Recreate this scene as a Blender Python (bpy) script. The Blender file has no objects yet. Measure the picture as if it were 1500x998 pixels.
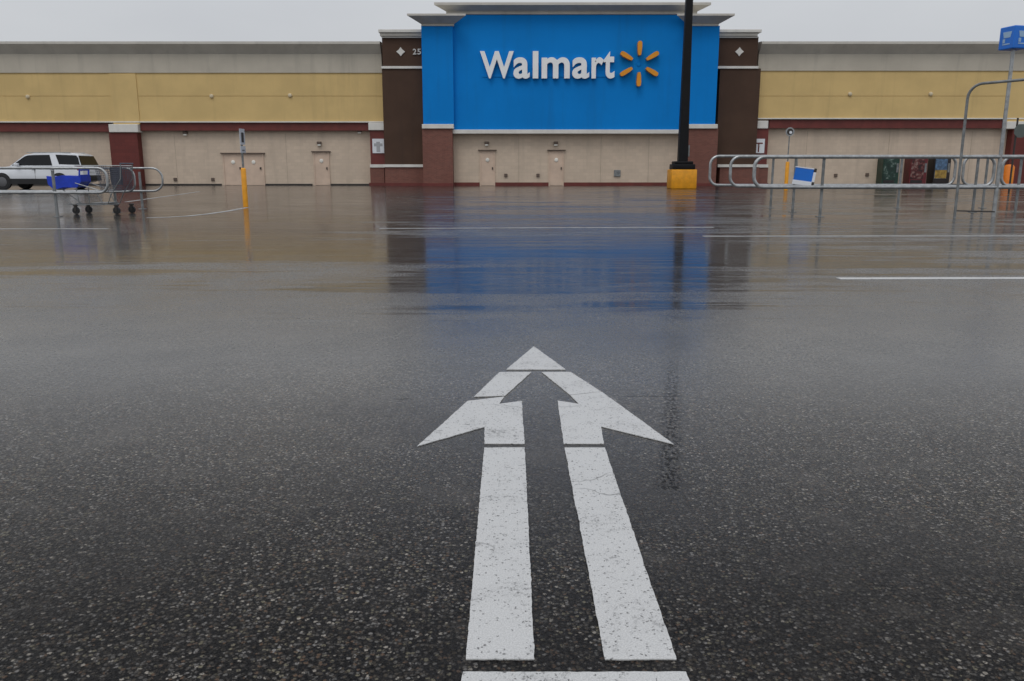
import bpy, bmesh, math, random
from mathutils import Vector, Matrix
random.seed(7)
PI = math.pi
C = bpy.context.scene.collection
SC = bpy.context.scene

# ------------------------------------------------------------------ camera model
F = 1200.0 / 1500.0            # focal length / image width
H = 1.04                       # eye height
PITCH = math.atan((499 - 247) / 1200.0)
CP, SP = math.cos(PITCH), math.sin(PITCH)

def ray(px, py):
    u = (px - 750) / 1200.0
    v = (499 - py) / 1200.0
    return u, CP + v * SP, -SP + v * CP

def at(px, py, Y):             # where a sight line meets the upright plane at distance Y
    a, b, c = ray(px, py)
    return (Y * a / b, H + Y * c / b)

def gnd(px, py, z=0.0):        # where a sight line meets the ground
    a, b, c = ray(px, py)
    k = (z - H) / c
    return (a * k, b * k)

# ------------------------------------------------------------------ materials
def new_mat(name):
    m = bpy.data.materials.new(name)
    m.use_nodes = True
    nt = m.node_tree
    b = nt.nodes['Principled BSDF']
    return m, nt, b

def N(nt, t, **kw):
    n = nt.nodes.new(t)
    for k, v in kw.items():
        if k in n.inputs:
            n.inputs[k].default_value = v
        else:
            setattr(n, k, v)
    return n

def L(nt, a, b):
    nt.links.new(a, b)

def mix(nt, fac, a, b, mode='MIX'):
    n = nt.nodes.new('ShaderNodeMix')
    n.data_type = 'RGBA'
    n.blend_type = mode
    for sock, val in ((n.inputs[0], fac), (n.inputs[6], a), (n.inputs[7], b)):
        if hasattr(val, 'is_output'):
            nt.links.new(val, sock)
        elif isinstance(val, (int, float)):
            sock.default_value = val
        else:
            sock.default_value = (*val[:3], 1)
    return n.outputs[2]

def math_n(nt, op, a, b=None, c=None, clamp=False):
    n = nt.nodes.new('ShaderNodeMath')
    n.operation = op
    n.use_clamp = clamp
    for i, v in enumerate((a, b, c)):
        if v is None:
            continue
        if hasattr(v, 'is_output'):
            nt.links.new(v, n.inputs[i])
        else:
            n.inputs[i].default_value = v
    return n.outputs[0]

def maprange(nt, v, a, b, c, d, smooth=True):
    n = nt.nodes.new('ShaderNodeMapRange')
    n.interpolation_type = 'SMOOTHSTEP' if smooth else 'LINEAR'
    nt.links.new(v, n.inputs[0])
    for i, x in enumerate((a, b, c, d)):
        n.inputs[i + 1].default_value = x
    return n.outputs[0]

def noise(nt, vec, scale, detail=3, rough=.55, sx=1, sy=1, sz=1):
    mp = nt.nodes.new('ShaderNodeMapping')
    mp.inputs['Scale'].default_value = (sx, sy, sz)
    nt.links.new(vec, mp.inputs[0])
    n = nt.nodes.new('ShaderNodeTexNoise')
    n.inputs['Scale'].default_value = scale
    n.inputs['Detail'].default_value = detail
    n.inputs['Roughness'].default_value = rough
    nt.links.new(mp.outputs[0], n.inputs['Vector'])
    return n.outputs['Fac']

def geo_pos(nt):
    return nt.nodes.new('ShaderNodeNewGeometry').outputs['Position']

def painted(name, col, rough=.6, metal=0.0, vary=.12, vscale=2.0, streak=0.0, bump=0.0, bscale=60, spec=.5):
    """paint / metal with uneven tone, optional rain streaks running down and a fine texture"""
    m, nt, b = new_mat(name)
    p = geo_pos(nt)
    n1 = noise(nt, p, vscale, 4)
    dark = tuple(c * (1 - vary) for c in col)
    lite = tuple(min(1, c * (1 + vary)) for c in col)
    c1 = mix(nt, maprange(nt, n1, .3, .7, 0, 1), dark, lite)
    if streak:
        n2 = noise(nt, p, 1.0, 4, .6, 2.2, 2.2, .16)
        s = maprange(nt, n2, .5, .75, 0, streak)
        c1 = mix(nt, s, c1, tuple(c * .55 + .01 for c in col))
    L(nt, c1, b.inputs['Base Color'])
    b.inputs['Roughness'].default_value = rough
    b.inputs['Metallic'].default_value = metal
    b.inputs['Specular IOR Level'].default_value = spec
    if bump:
        nb = noise(nt, p, bscale, 3)
        bn = N(nt, 'ShaderNodeBump')
        bn.inputs['Strength'].default_value = bump
        bn.inputs['Distance'].default_value = .01
        L(nt, nb, bn.inputs['Height'])
        L(nt, bn.outputs[0], b.inputs['Normal'])
    return m

def masonry(name, col, mortar, bw, bh, ms, vary=.2, rough=.7, streak=.25):
    m, nt, b = new_mat(name)
    p = geo_pos(nt)
    sp = N(nt, 'ShaderNodeSeparateXYZ'); L(nt, p, sp.inputs[0])
    hx = math_n(nt, 'ADD', sp.outputs[0], sp.outputs[1])
    cb = N(nt, 'ShaderNodeCombineXYZ'); L(nt, hx, cb.inputs[0]); L(nt, sp.outputs[2], cb.inputs[1])
    br = N(nt, 'ShaderNodeTexBrick')
    L(nt, cb.outputs[0], br.inputs['Vector'])
    br.inputs['Color1'].default_value = (*[c * (1 - vary) for c in col], 1)
    br.inputs['Color2'].default_value = (*[c * (1 + vary) for c in col], 1)
    br.inputs['Mortar'].default_value = (*mortar, 1)
    br.inputs['Scale'].default_value = 1
    br.inputs['Mortar Size'].default_value = ms
    br.inputs['Brick Width'].default_value = bw
    br.inputs['Row Height'].default_value = bh
    n1 = noise(nt, p, .8, 4)
    c1 = mix(nt, maprange(nt, n1, .3, .7, 0, .35), br.outputs['Color'], tuple(c * .75 for c in col))
    n2 = noise(nt, p, 1.0, 5, .65, 1.6, 1.6, .14)
    c1 = mix(nt, maprange(nt, n2, .47, .72, 0, streak + .04), c1, tuple(c * .6 for c in col))
    L(nt, c1, b.inputs['Base Color'])
    b.inputs['Roughness'].default_value = rough
    bn = N(nt, 'ShaderNodeBump'); bn.inputs['Strength'].default_value = .3; bn.inputs['Distance'].default_value = .01
    L(nt, math_n(nt, 'SUBTRACT', 1.0, br.outputs['Fac']), bn.inputs['Height'])
    L(nt, bn.outputs[0], b.inputs['Normal'])
    return m

M = {}
M['tan'] = masonry('tan_block', (.62, .50, .385), (.56, .45, .345), .4, .2, .008, .045)
M['brick'] = masonry('red_brown_brick', (.19, .065, .045), (.20, .11, .085), .2, .067, .008, .18, .7, .2)
M['yellow'] = painted('ochre_stucco', (.65, .465, .195), .75, vary=.06, vscale=.6, streak=.22, bump=.2)
M['cream'] = painted('cream_stucco', (.50, .455, .375), .75, vary=.06, vscale=.6, streak=.3, bump=.2)
M['cornice'] = painted('grey_cornice', (.58, .55, .49), .7, vary=.07, vscale=.9, streak=.25)
M['white_trim'] = painted('white_trim', (.70, .68, .63), .6, vary=.06, streak=.2)
M['oxblood'] = painted('oxblood_paint', (.14, .026, .020), .6, vary=.15, streak=.2)
M['pier_red'] = masonry('oxblood_block', (.14, .025, .019), (.11, .022, .018), .4, .2, .008, .1)
M['brown'] = painted('brown_stucco', (.076, .044, .030), .75, spec=.2, vary=.1, vscale=.7, streak=.3, bump=.2)
M['blue'] = painted('blue_stucco', (.0015, .215, .64), .7, vary=.05, vscale=.35, streak=.2, bump=.15, spec=.15)
M['letter'] = painted('white_letter_face', (.88, .88, .88), .5, vary=.03)
M['amber'] = painted('amber_letter_face', (.78, .30, .012), .5, vary=.05)
M['door'] = painted('tan_door_paint', (.62, .47, .36), .55, vary=.07)
M['dark'] = painted('dark_bronze', (.03, .025, .022), .5)
M['vent'] = painted('brown_vent_paint', (.12, .085, .065), .6)
M['joint'] = painted('sealant_joint', (.38, .305, .23), .6)
M['globe'] = painted('cream_lamp_globe', (.66, .56, .38), .5)
M['plate'] = painted('pale_grey_sign_plate', (.46, .48, .52), .5)
M['roof'] = painted('grey_roofing', (.25, .25, .24), .8)
M['galv'] = painted('galvanised_steel', (.36, .37, .37), .36, .8, vary=.2, vscale=9)
M['galv_dull'] = painted('weathered_galvanised_steel', (.22, .23, .23), .45, .5, vary=.25, vscale=7)
M['black'] = painted('black_pole_paint', (.006, .006, .007), .5, vary=.2, spec=.2)
M['safety'] = painted('safety_yellow_paint', (.76, .32, .008), .5, vary=.1, vscale=5, streak=.25)
M['orange'] = painted('orange_paint', (.75, .20, .01), .5, vary=.1, vscale=5)
M['signblue'] = painted('blue_sign_plastic', (.004, .15, .62), .35, vary=.08)
M['signwhite'] = painted('white_sign_plastic', (.72, .74, .77), .4, vary=.05)
M['paleblue'] = painted('pale_blue_decal', (.30, .45, .62), .4, vary=.06)
M['cartblue'] = painted('bright_blue_plastic', (.008, .045, .48), .35, vary=.15, vscale=5)
M['cartgrey'] = painted('charcoal_blue_plastic', (.07, .075, .10), .5, vary=.2, vscale=6)
M['rubber'] = painted('black_rubber', (.015, .015, .016), .7)
M['chrome'] = painted('zinc_wire', (.42, .43, .44), .35, .7, vary=.2, vscale=12)
M['carwhite'] = painted('white_car_paint', (.70, .72, .75), .18, vary=.03)
M['glass'] = painted('dark_car_glass', (.006, .007, .008), .06, vary=.2, spec=.25)
M['taillight'] = painted('red_lens', (.30, .012, .012), .2)
M['alloy'] = painted('grey_alloy', (.13, .13, .135), .35, .6)
M['vendgreen'] = painted('dark_green_enamel', (.006, .035, .022), .35, vary=.3, vscale=4)
M['venddark'] = painted('black_enamel', (.016, .012, .012), .35, vary=.3, vscale=4)
M['vendred'] = painted('dark_red_enamel', (.12, .012, .016), .35, vary=.25, vscale=4)
M['vendgold'] = painted('ochre_print', (.30, .19, .04), .4, vary=.4, vscale=6)
M['vendblue'] = painted('slate_blue_print', (.07, .13, .22), .4, vary=.5, vscale=6)
M['signback'] = painted('grey_green_sign_back', (.10, .12, .11), .5)
M['lamp'] = painted('frosted_lamp_glass', (.75, .73, .66), .4)

def blot(name, c1, c2, c3, scale):
    m, nt, b = new_mat(name)
    p = geo_pos(nt)
    v = noise(nt, p, scale, 3, .6)
    cr = N(nt, 'ShaderNodeValToRGB'); L(nt, v, cr.inputs[0])
    e = cr.color_ramp.elements
    e[0].position = .40; e[0].color = (*c1, 1)
    e[1].position = .62; e[1].color = (*c3, 1)
    k = e.new(.5); k.color = (*c2, 1)
    L(nt, cr.outputs[0], b.inputs['Base Color'])
    b.inputs['Roughness'].default_value = .35
    return m
M['redprint'] = blot('red_and_cream_print', (.022, .006, .006), (.10, .012, .012), (.22, .14, .12), 4)
M['greenprint'] = blot('green_and_white_print', (.005, .022, .015), (.010, .04, .028), (.20, .25, .22), 2.5)

# wet asphalt: real stones near the lens, water lying in long shallow puddles farther out
def asphalt():
    m, nt, b = new_mat('wet_asphalt')
    p = geo_pos(nt)
    sp = N(nt, 'ShaderNodeSeparateXYZ'); L(nt, p, sp.inputs[0])
    y = sp.outputs[1]
    wob = N(nt, 'ShaderNodeTexNoise'); wob.inputs['Scale'].default_value = 240; wob.inputs['Detail'].default_value = 2; L(nt, p, wob.inputs['Vector'])
    wsc = N(nt, 'ShaderNodeVectorMath'); wsc.operation = 'SCALE'; wsc.inputs[3].default_value = .006; L(nt, wob.outputs['Color'], wsc.inputs[0])
    wad = N(nt, 'ShaderNodeVectorMath'); wad.operation = 'ADD'; L(nt, p, wad.inputs[0]); L(nt, wsc.outputs[0], wad.inputs[1])
    pw = wad.outputs[0]
    vo = N(nt, 'ShaderNodeTexVoronoi'); vo.inputs['Scale'].default_value = 94; vo.feature = 'F1'
    L(nt, pw, vo.inputs['Vector'])
    vo2 = N(nt, 'ShaderNodeTexVoronoi'); vo2.inputs['Scale'].default_value = 230; L(nt, pw, vo2.inputs['Vector'])
    rc = N(nt, 'ShaderNodeSeparateColor'); L(nt, vo.outputs['Color'], rc.inputs[0])
    rc2 = N(nt, 'ShaderNodeSeparateColor'); L(nt, vo2.outputs['Color'], rc2.inputs[0])
    cr = N(nt, 'ShaderNodeValToRGB'); L(nt, rc.outputs[0], cr.inputs[0])
    cr.color_ramp.interpolation = 'CONSTANT'
    e = cr.color_ramp.elements
    e[0].position = 0; e[0].color = (.008, .0075, .007, 1)
    e[1].position = .22; e[1].color = (.021, .018, .015, 1)
    for pos, c in ((.36, (.052, .042, .030)), (.48, (.078, .074, .070)), (.58, (.105, .066, .042)), (.68, (.125, .120, .112)), (.78, (.155, .140, .098)), (.87, (.21, .20, .19)), (.95, (.33, .30, .26))):
        k = e.new(pos); k.color = (*c, 1)
    # the next size down lies between and chips the big stones
    small = mix(nt, rc2.outputs[0], (.006, .006, .006), (.095, .084, .072))
    c0 = mix(nt, math_n(nt, 'GREATER_THAN', rc2.outputs[1], .62), cr.outputs[0], small)
    gap = maprange(nt, vo.outputs['Distance'], .36, .60, 0, 1)
    c1 = mix(nt, gap, c0, (.004, .004, .0045))
    big = noise(nt, p, .55, 5, .6)
    c1 = mix(nt, maprange(nt, big, .42, .62, 0, .72), c1, (.016, .015, .015))
    patch = noise(nt, p, 2.7, 4, .6)
    c1 = mix(nt, maprange(nt, patch, .52, .70, 0, .40), c1, (.062, .056, .050))
    # a crack across the lane and a broken line of dark dabs along it
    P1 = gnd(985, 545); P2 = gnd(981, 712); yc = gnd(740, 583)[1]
    x = sp.outputs[0]
    wig = math_n(nt, 'MULTIPLY', math_n(nt, 'SUBTRACT', noise(nt, p, 3.0, 4, .7), .5), .14)
    dy = math_n(nt, 'ABSOLUTE', math_n(nt, 'SUBTRACT', math_n(nt, 'ADD', y, wig), math_n(nt, 'ADD', yc, math_n(nt, 'MULTIPLY', x, .05))))
    crk = math_n(nt, 'MULTIPLY', maprange(nt, dy, .004, .014, 1, 0), maprange(nt, noise(nt, p, 2.4, 2, .6, 1, 0, 1), .50, .58, 0, 1))
    crk = math_n(nt, 'MULTIPLY', crk, maprange(nt, math_n(nt, 'ABSOLUTE', math_n(nt, 'SUBTRACT', x, .2)), .5, 1.4, 1, 0))
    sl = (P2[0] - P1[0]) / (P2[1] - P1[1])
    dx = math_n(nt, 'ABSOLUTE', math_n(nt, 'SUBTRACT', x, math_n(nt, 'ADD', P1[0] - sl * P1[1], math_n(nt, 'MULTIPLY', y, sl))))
    dabs = math_n(nt, 'MULTIPLY', maprange(nt, dx, .015, .06, 1, 0), maprange(nt, noise(nt, p, 60, 3, .6, 1, .6, 1), .46, .56, 0, 1))
    dabs = math_n(nt, 'MULTIPLY', dabs, math_n(nt, 'MULTIPLY', maprange(nt, y, P2[1] - .1, P2[1], 0, 1), maprange(nt, y, P1[1], P1[1] + .5, 1, 0)))
    dark_marks = math_n(nt, 'MAXIMUM', crk, dabs)
    c1 = mix(nt, dark_marks, c1, (.004, .004, .004))
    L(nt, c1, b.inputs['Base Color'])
    # how much water lies on it: more and more towards the store, in long shallow pools
    far = maprange(nt, y, 2.6, 11.0, -.9, 1, False)
    n1 = noise(nt, p, .42, 4, .62, .42, 1.5, 1)
    n2 = noise(nt, p, 1.3, 5, .65, .14, 1.7, 1)
    n3 = noise(nt, p, 3.2, 4, .6, .22, 1.5, 1)
    s = math_n(nt, 'ADD', math_n(nt, 'MULTIPLY', n1, .46), math_n(nt, 'MULTIPLY', n2, .42))
    s = math_n(nt, 'ADD', s, math_n(nt, 'MULTIPLY', n3, .16))
    s = math_n(nt, 'ADD', s, math_n(nt, 'MULTIPLY', far, .135))
    s = math_n(nt, 'ADD', s, math_n(nt, 'MULTIPLY', math_n(nt, 'SUBTRACT', noise(nt, p, .9, 5, .65, .7, 1, 1), .5), .20))
    # slightly higher, drained ground: the right half, and a crown in front of the store's centre
    s = math_n(nt, 'SUBTRACT', s, maprange(nt, x, .5, 7.0, 0, .05))
    crown = math_n(nt, 'MULTIPLY', maprange(nt, math_n(nt, 'ABSOLUTE', math_n(nt, 'SUBTRACT', x, 1.6)), 2.2, 6.5, 1, 0), math_n(nt, 'MULTIPLY', maprange(nt, y, 9.5, 14, 0, 1), maprange(nt, y, 20, 34, 1, 0)))
    s = math_n(nt, 'SUBTRACT', s, math_n(nt, 'MULTIPLY', crown, .055))
    # hollows that hold more water: left of the lane, and a dip just beyond the arrow
    s = math_n(nt, 'ADD', s, math_n(nt, 'MULTIPLY', maprange(nt, x, -1.5, -5.0, 0, .055), maprange(nt, y, 8, 11, 0, 1)))
    dip = math_n(nt, 'MULTIPLY', maprange(nt, math_n(nt, 'ABSOLUTE', math_n(nt, 'SUBTRACT', x, .7)), 1.0, 3.2, 1, 0), math_n(nt, 'MULTIPLY', maprange(nt, y, 5.2, 6.6, 0, 1), maprange(nt, y, 9, 12, 1, 0)))
    s = math_n(nt, 'ADD', s, math_n(nt, 'MULTIPLY', dip, .075))
    pud = maprange(nt, s, .545, .615, 0, 1)
    film = maprange(nt, math_n(nt, 'ADD', y, math_n(nt, 'MULTIPLY', n1, 1.2)), 2.0, 5.8, 0, 1)
    r_wet = math_n(nt, 'ADD', maprange(nt, noise(nt, p, 1.6, 3), .3, .7, -.04, .04), math_n(nt, 'ADD', maprange(nt, film, 0, 1, .40, .25, False), maprange(nt, y, 7, 13, 0, .03)))
    r_wet = math_n(nt, 'ADD', r_wet, math_n(nt, 'MULTIPLY', math_n(nt, 'SUBTRACT', rc.outputs[2], .5), .14))
    L(nt, r_wet, b.inputs['Roughness'])
    spec = maprange(nt, film, 0, .75, .09, .85, False)
    spec = math_n(nt, 'MULTIPLY', spec, math_n(nt, 'SUBTRACT', 1.0, math_n(nt, 'MULTIPLY', dark_marks, .8)))
    spec = math_n(nt, 'MULTIPLY', spec, math_n(nt, 'ADD', .45, math_n(nt, 'MULTIPLY', rc2.outputs[2], 1.1)))
    L(nt, spec, b.inputs['Specular IOR Level'])
    b.inputs['IOR'].default_value = 1.65
    # relief of the stones
    hgt = math_n(nt, 'SUBTRACT', math_n(nt, 'MULTIPLY', rc.outputs[1], .8), vo.outputs['Distance'])
    hgt = math_n(nt, 'ADD', hgt, math_n(nt, 'MULTIPLY', vo2.outputs['Distance'], -.5))
    fade = maprange(nt, y, 1.2, 4.6, 1.0, .05)
    bn = N(nt, 'ShaderNodeBump'); bn.inputs['Distance'].default_value = .006
    L(nt, math_n(nt, 'MULTIPLY', fade, .85), bn.inputs['Strength'])
    L(nt, hgt, bn.inputs['Height'])
    L(nt, bn.outputs[0], b.inputs['Normal'])
    # the standing water: a second, smooth surface with rain and wind on it
    b2 = N(nt, 'ShaderNodeBsdfPrincipled')
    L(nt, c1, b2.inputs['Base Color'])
    L(nt, maprange(nt, n3, .35, .65, .08, .15), b2.inputs['Roughness'])
    b2.inputs['IOR'].default_value = 1.6
    rip = noise(nt, p, 2.4, 4, .6, .13, 1.5, 1)
    calm = maprange(nt, noise(nt, p, .16, 3, .6, .5, 1.3, 1), .40, .60, .08, 1.0)
    bn2 = N(nt, 'ShaderNodeBump'); bn2.inputs['Distance'].default_value = .012
    L(nt, calm, bn2.inputs['Strength']); L(nt, rip, bn2.inputs['Height'])
    fine = noise(nt, p, 9.0, 3, .6, .5, 1.4, 1)
    bn3 = N(nt, 'ShaderNodeBump'); bn3.inputs['Distance'].default_value = .004; bn3.inputs['Strength'].default_value = .10
    L(nt, fine, bn3.inputs['Height']); L(nt, bn2.outputs[0], bn3.inputs['Normal'])
    L(nt, bn3.outputs[0], b2.inputs['Normal'])
    ms = N(nt, 'ShaderNodeMixShader')
    L(nt, math_n(nt, 'MULTIPLY', pud, .84), ms.inputs[0])
    L(nt, b.outputs[0], ms.inputs[1]); L(nt, b2.outputs[0], ms.inputs[2])
    L(nt, ms.outputs[0], nt.nodes['Material Output'].inputs['Surface'])
    return m
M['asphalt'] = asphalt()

def road_paint(name, base, wear0, wear1):
    m, nt, b = new_mat(name)
    p = geo_pos(nt)
    n1 = noise(nt, p, 60, 5, .8)
    n2 = noise(nt, p, 5, 4, .65)
    n3 = noise(nt, p, 260, 2, .6)
    s = math_n(nt, 'ADD', math_n(nt, 'MULTIPLY', n1, .6), math_n(nt, 'MULTIPLY', n2, .4))
    w = maprange(nt, s, wear0, wear1, 0, 1)
    pv = N(nt, 'ShaderNodeTexVoronoi'); pv.inputs['Scale'].default_value = 120
    wo = N(nt, 'ShaderNodeTexNoise'); wo.inputs['Scale'].default_value = 150; wo.inputs['Detail'].default_value = 3; L(nt, p, wo.inputs['Vector'])
    ws = N(nt, 'ShaderNodeVectorMath'); ws.operation = 'SCALE'; ws.inputs[3].default_value = .016; L(nt, wo.outputs['Color'], ws.inputs[0])
    wa = N(nt, 'ShaderNodeVectorMath'); wa.operation = 'ADD'; L(nt, p, wa.inputs[0]); L(nt, ws.outputs[0], wa.inputs[1])
    L(nt, wa.outputs[0], pv.inputs['Vector'])
    pc = N(nt, 'ShaderNodeSeparateColor'); L(nt, pv.outputs['Color'], pc.inputs[0])
    lim = math_n(nt, 'ADD', .73, math_n(nt, 'MULTIPLY', maprange(nt, n2, .35, .65, 1, 0), .13))
    pit = math_n(nt, 'MULTIPLY', math_n(nt, 'GREATER_THAN', pc.outputs[0], lim), maprange(nt, pv.outputs['Distance'], .15, .55, .85, 0))
    w = math_n(nt, 'MAXIMUM', w, pit)
    tone = mix(nt, maprange(nt, n3, .3, .7, 0, 1), tuple(c * .74 for c in base), base)
    tone = mix(nt, maprange(nt, n2, .4, .75, 0, .3), tone, tuple(c * .72 for c in base))
    c = mix(nt, w, tone, (.045, .043, .042))
    vo = N(nt, 'ShaderNodeTexVoronoi'); vo.feature = 'DISTANCE_TO_EDGE'; vo.inputs['Scale'].default_value = 1.9
    wv = N(nt, 'ShaderNodeVectorMath'); wv.operation = 'ADD'
    nn = N(nt, 'ShaderNodeTexNoise'); nn.inputs['Scale'].default_value = 9; L(nt, p, nn.inputs['Vector'])
    sc = N(nt, 'ShaderNodeVectorMath'); sc.operation = 'SCALE'; sc.inputs[3].default_value = .12
    L(nt, nn.outputs['Color'], sc.inputs[0]); L(nt, p, wv.inputs[0]); L(nt, sc.outputs[0], wv.inputs[1])
    L(nt, wv.outputs[0], vo.inputs['Vector'])
    crack = math_n(nt, 'MULTIPLY', maprange(nt, vo.outputs['Distance'], .003, .008, .5, 0), maprange(nt, noise(nt, p, 2.2, 2), .5, .62, 0, 1))
    c = mix(nt, crack, c, (.06, .058, .055))
    L(nt, c, b.inputs['Base Color'])
    b.inputs['Roughness'].default_value = .42
    b.inputs['IOR'].default_value = 1.45
    bn = N(nt, 'ShaderNodeBump'); bn.inputs['Strength'].default_value = .35; bn.inputs['Distance'].default_value = .004
    L(nt, n1, bn.inputs['Height']); L(nt, bn.outputs[0], b.inputs['Normal'])
    return m
M['paint'] = road_paint('worn_white_road_paint', (.60, .60, .59), .535, .68)
M['oldpaint'] = road_paint('thin_old_road_paint', (.45, .45, .45), .50, .62)

# ------------------------------------------------------------------ mesh helpers
class MB:
    def __init__(self):
        self.bm = bmesh.new()
    def quad_strip(self, loops, close=True, caps=True):
        rings = [[self.bm.verts.new(v) for v in lp] for lp in loops]
        n = len(rings[0])
        for a, b in zip(rings, rings[1:]):
            for i in range(n if close else n - 1):
                j = (i + 1) % n
                self.bm.faces.new((a[i], a[j], b[j], b[i]))
        if caps:
            self.bm.faces.new(rings[0][::-1]); self.bm.faces.new(rings[-1])
        return self
    def box(self, x0, x1, y0, y1, z0, z1, bev=0.0, rot=0.0, piv=None):
        g = bmesh.ops.create_cube(self.bm, size=1.0)
        vs = g['verts']
        for v in vs:
            v.co = Vector((x0 + (v.co.x + .5) * (x1 - x0), y0 + (v.co.y + .5) * (y1 - y0), z0 + (v.co.z + .5) * (z1 - z0)))
        if bev:
            es = list({e for v in vs for e in v.link_edges})
            r = bmesh.ops.bevel(self.bm, geom=es, offset=bev, segments=2, affect='EDGES', profile=.5)
            vs = r['verts']
            vs = list({v for f in r['faces'] for v in f.verts} | set(vs))
        if rot:
            piv = Vector(piv or ((x0 + x1) / 2, (y0 + y1) / 2, 0))
            bmesh.ops.rotate(self.bm, verts=vs, cent=piv, matrix=Matrix.Rotation(rot, 3, 'Z'))
        return self
    def prism(self, pts, fn0, fn1):
        """polygon pts (2-D) joined between two placements"""
        self.quad_strip([[fn0(p) for p in pts], [fn1(p) for p in pts]])
        return self
    def tube(self, pts, r, seg=10, caps=True):
        pts = [Vector(p) for p in pts]
        loops = []
        up = None
        for i, p in enumerate(pts):
            d = (pts[min(i + 1, len(pts) - 1)] - pts[max(i - 1, 0)]).normalized()
            if up is None:
                up = Vector((0, 0, 1)) if abs(d.z) < .9 else Vector((1, 0, 0))
            a = d.cross(up).normalized(); b = a.cross(d).normalized(); up = b
            rr = r[i] if isinstance(r, (list, tuple)) else r
            loops.append([p + a * rr * math.cos(2 * PI * k / seg) + b * rr * math.sin(2 * PI * k / seg) for k in range(seg)])
        self.quad_strip(loops, caps=caps)
        return self
    def loft_square(self, x, y, zs, ws, rot=0):
        loops = []
        for z, w in zip(zs, ws):
            lp = []
            for a in range(8):
                ang = PI / 4 * (a // 2 * 2 + 1)
                base = Vector((math.cos(ang), math.sin(ang), 0)) * (w * .5 * 1.414)
                nxt = Vector((math.cos(ang + (PI / 2 if a % 2 else -PI / 2)), math.sin(ang + (PI / 2 if a % 2 else -PI / 2)), 0)) * (w * .5 * 1.414)
                q = base.lerp(nxt, .08)
                q.rotate(Matrix.Rotation(rot, 3, 'Z'))
                lp.append(Vector((x + q.x, y + q.y, z)))
            loops.append(lp)
        self.quad_strip(loops)
        return self
    def lathe(self, prof, origin, axis='Z', seg=24):
        o = Vector(origin)
        loops = []
        for r, t in prof:
            lp = []
            for k in range(seg):
                a = 2 * PI * k / seg
                c, s = r * math.cos(a), r * math.sin(a)
                lp.append(o + (Vector((c, s, t)) if axis == 'Z' else Vector((c, t, s)) if axis == 'Y' else Vector((t, c, s))))
            loops.append(lp)
        self.quad_strip(loops)
        return self
    def build(self, name, mat, parent=None, smooth=False):
        bm = self.bm
        bmesh.ops.recalc_face_normals(bm, faces=bm.faces)
        if parent is not None:
            root = parent
            off = Vector(root['_org'])
            bmesh.ops.translate(bm, verts=bm.verts, vec=-off)
        me = bpy.data.meshes.new(name)
        bm.to_mesh(me); bm.free()
        me.materials.append(mat)
        if smooth:
            for p in me.polygons:
                p.use_smooth = True
            try:
                me.set_sharp_from_angle(angle=math.radians(40))
            except Exception:
                pass
        o = bpy.data.objects.new(name, me)
        C.objects.link(o)
        if parent is not None:
            o.parent = parent
            o['_org'] = list(parent['_org'])
        return o

def thing(name, label, cat, loc, group=None):
    o = bpy.data.objects.new(name, None)
    o.empty_display_size = .2
    C.objects.link(o)
    o.location = loc
    o['_org'] = list(loc)
    o['label'] = label; o['category'] = cat
    if group:
        o['group'] = group
    return o

def tag(o, label, cat, group=None):
    o['label'] = label; o['category'] = cat
    if group:
        o['group'] = group
    return o

# ------------------------------------------------------------------ ground and painted markings
g = MB()
NX = 2000
g.bm.faces.new([g.bm.verts.new(v) for v in ((-NX, -NX, 0), (NX, -NX, 0), (NX, NX, 0), (-NX, NX, 0))])
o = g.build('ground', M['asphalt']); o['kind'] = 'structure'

def sheet(mb, pix, z=.004, thick=.003):
    cor = [Vector(gnd(x, y, z)) for x, y in pix]
    pts = []
    for i, q in enumerate(cor):
        r_ = cor[(i + 1) % len(cor)]
        n_ = max(1, int((r_ - q).length / .012))
        d_ = (r_ - q).normalized(); e_ = Vector((-d_.y, d_.x))
        dev = 0.0
        for k_ in range(n_):
            dev = dev * .55 + random.gauss(0, .0006)
            pts.append(q.lerp(r_, k_ / n_) + (e_ * dev if k_ else Vector((0, 0))))
    mb.prism(pts, lambda p: (p[0], p[1], z - thick), lambda p: (p[0], p[1], z))

ar = thing('road_arrow', 'large worn white hollow arrow painted on the wet asphalt, pointing at the store', 'road marking', (*gnd(800, 800), 0))
mb = MB(); sheet(mb, [(782, 507.4), (829, 541.3), (741.5, 541.3)]); mb.build('arrow_tip', M['paint'], ar)
mb = MB(); sheet(mb, [(731.7, 545), (778.5, 545), (740, 579.5), (694.5, 581)]); mb.build('arrow_side', M['paint'], ar)
mb = MB(); sheet(mb, [(685.4, 587.2), (738.5, 581), (731.5, 591.6), (764.5, 587.4), (768.4, 650), (709.8, 650), (709.8, 625.2), (611, 653.5)]); mb.build('arrow_barb', M['paint'], ar)
mb = MB(); sheet(mb, [(793.4, 545), (836, 545), (880.8, 573.5), (835, 578.5)]); mb.build('arrow_side', M['paint'], ar)
mb = MB(); sheet(mb, [(835.6, 579.1), (881.6, 574.1), (987, 650.5), (880.4, 624.7), (884.6, 650), (825.8, 650), (816.7, 586.8), (848, 591.6)]); mb.build('arrow_barb', M['paint'], ar)
mb = MB(); sheet(mb, [(709.2, 655.6), (768.7, 655.6), (783, 965.5), (682.5, 965.5)]); mb.build('arrow_shaft', M['paint'], ar)
mb = MB(); sheet(mb, [(827, 655.6), (886, 655.6), (991, 965.5), (886.5, 965.5)]); mb.build('arrow_shaft', M['paint'], ar)
mb = MB(); sheet(mb, [(678.5, 984), (1005, 984), (1052, 1085), (655, 1085)])
tag(mb.build('stop_bar', M['paint']), 'white painted bar at the foot of the arrow shafts', 'road marking')

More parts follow.
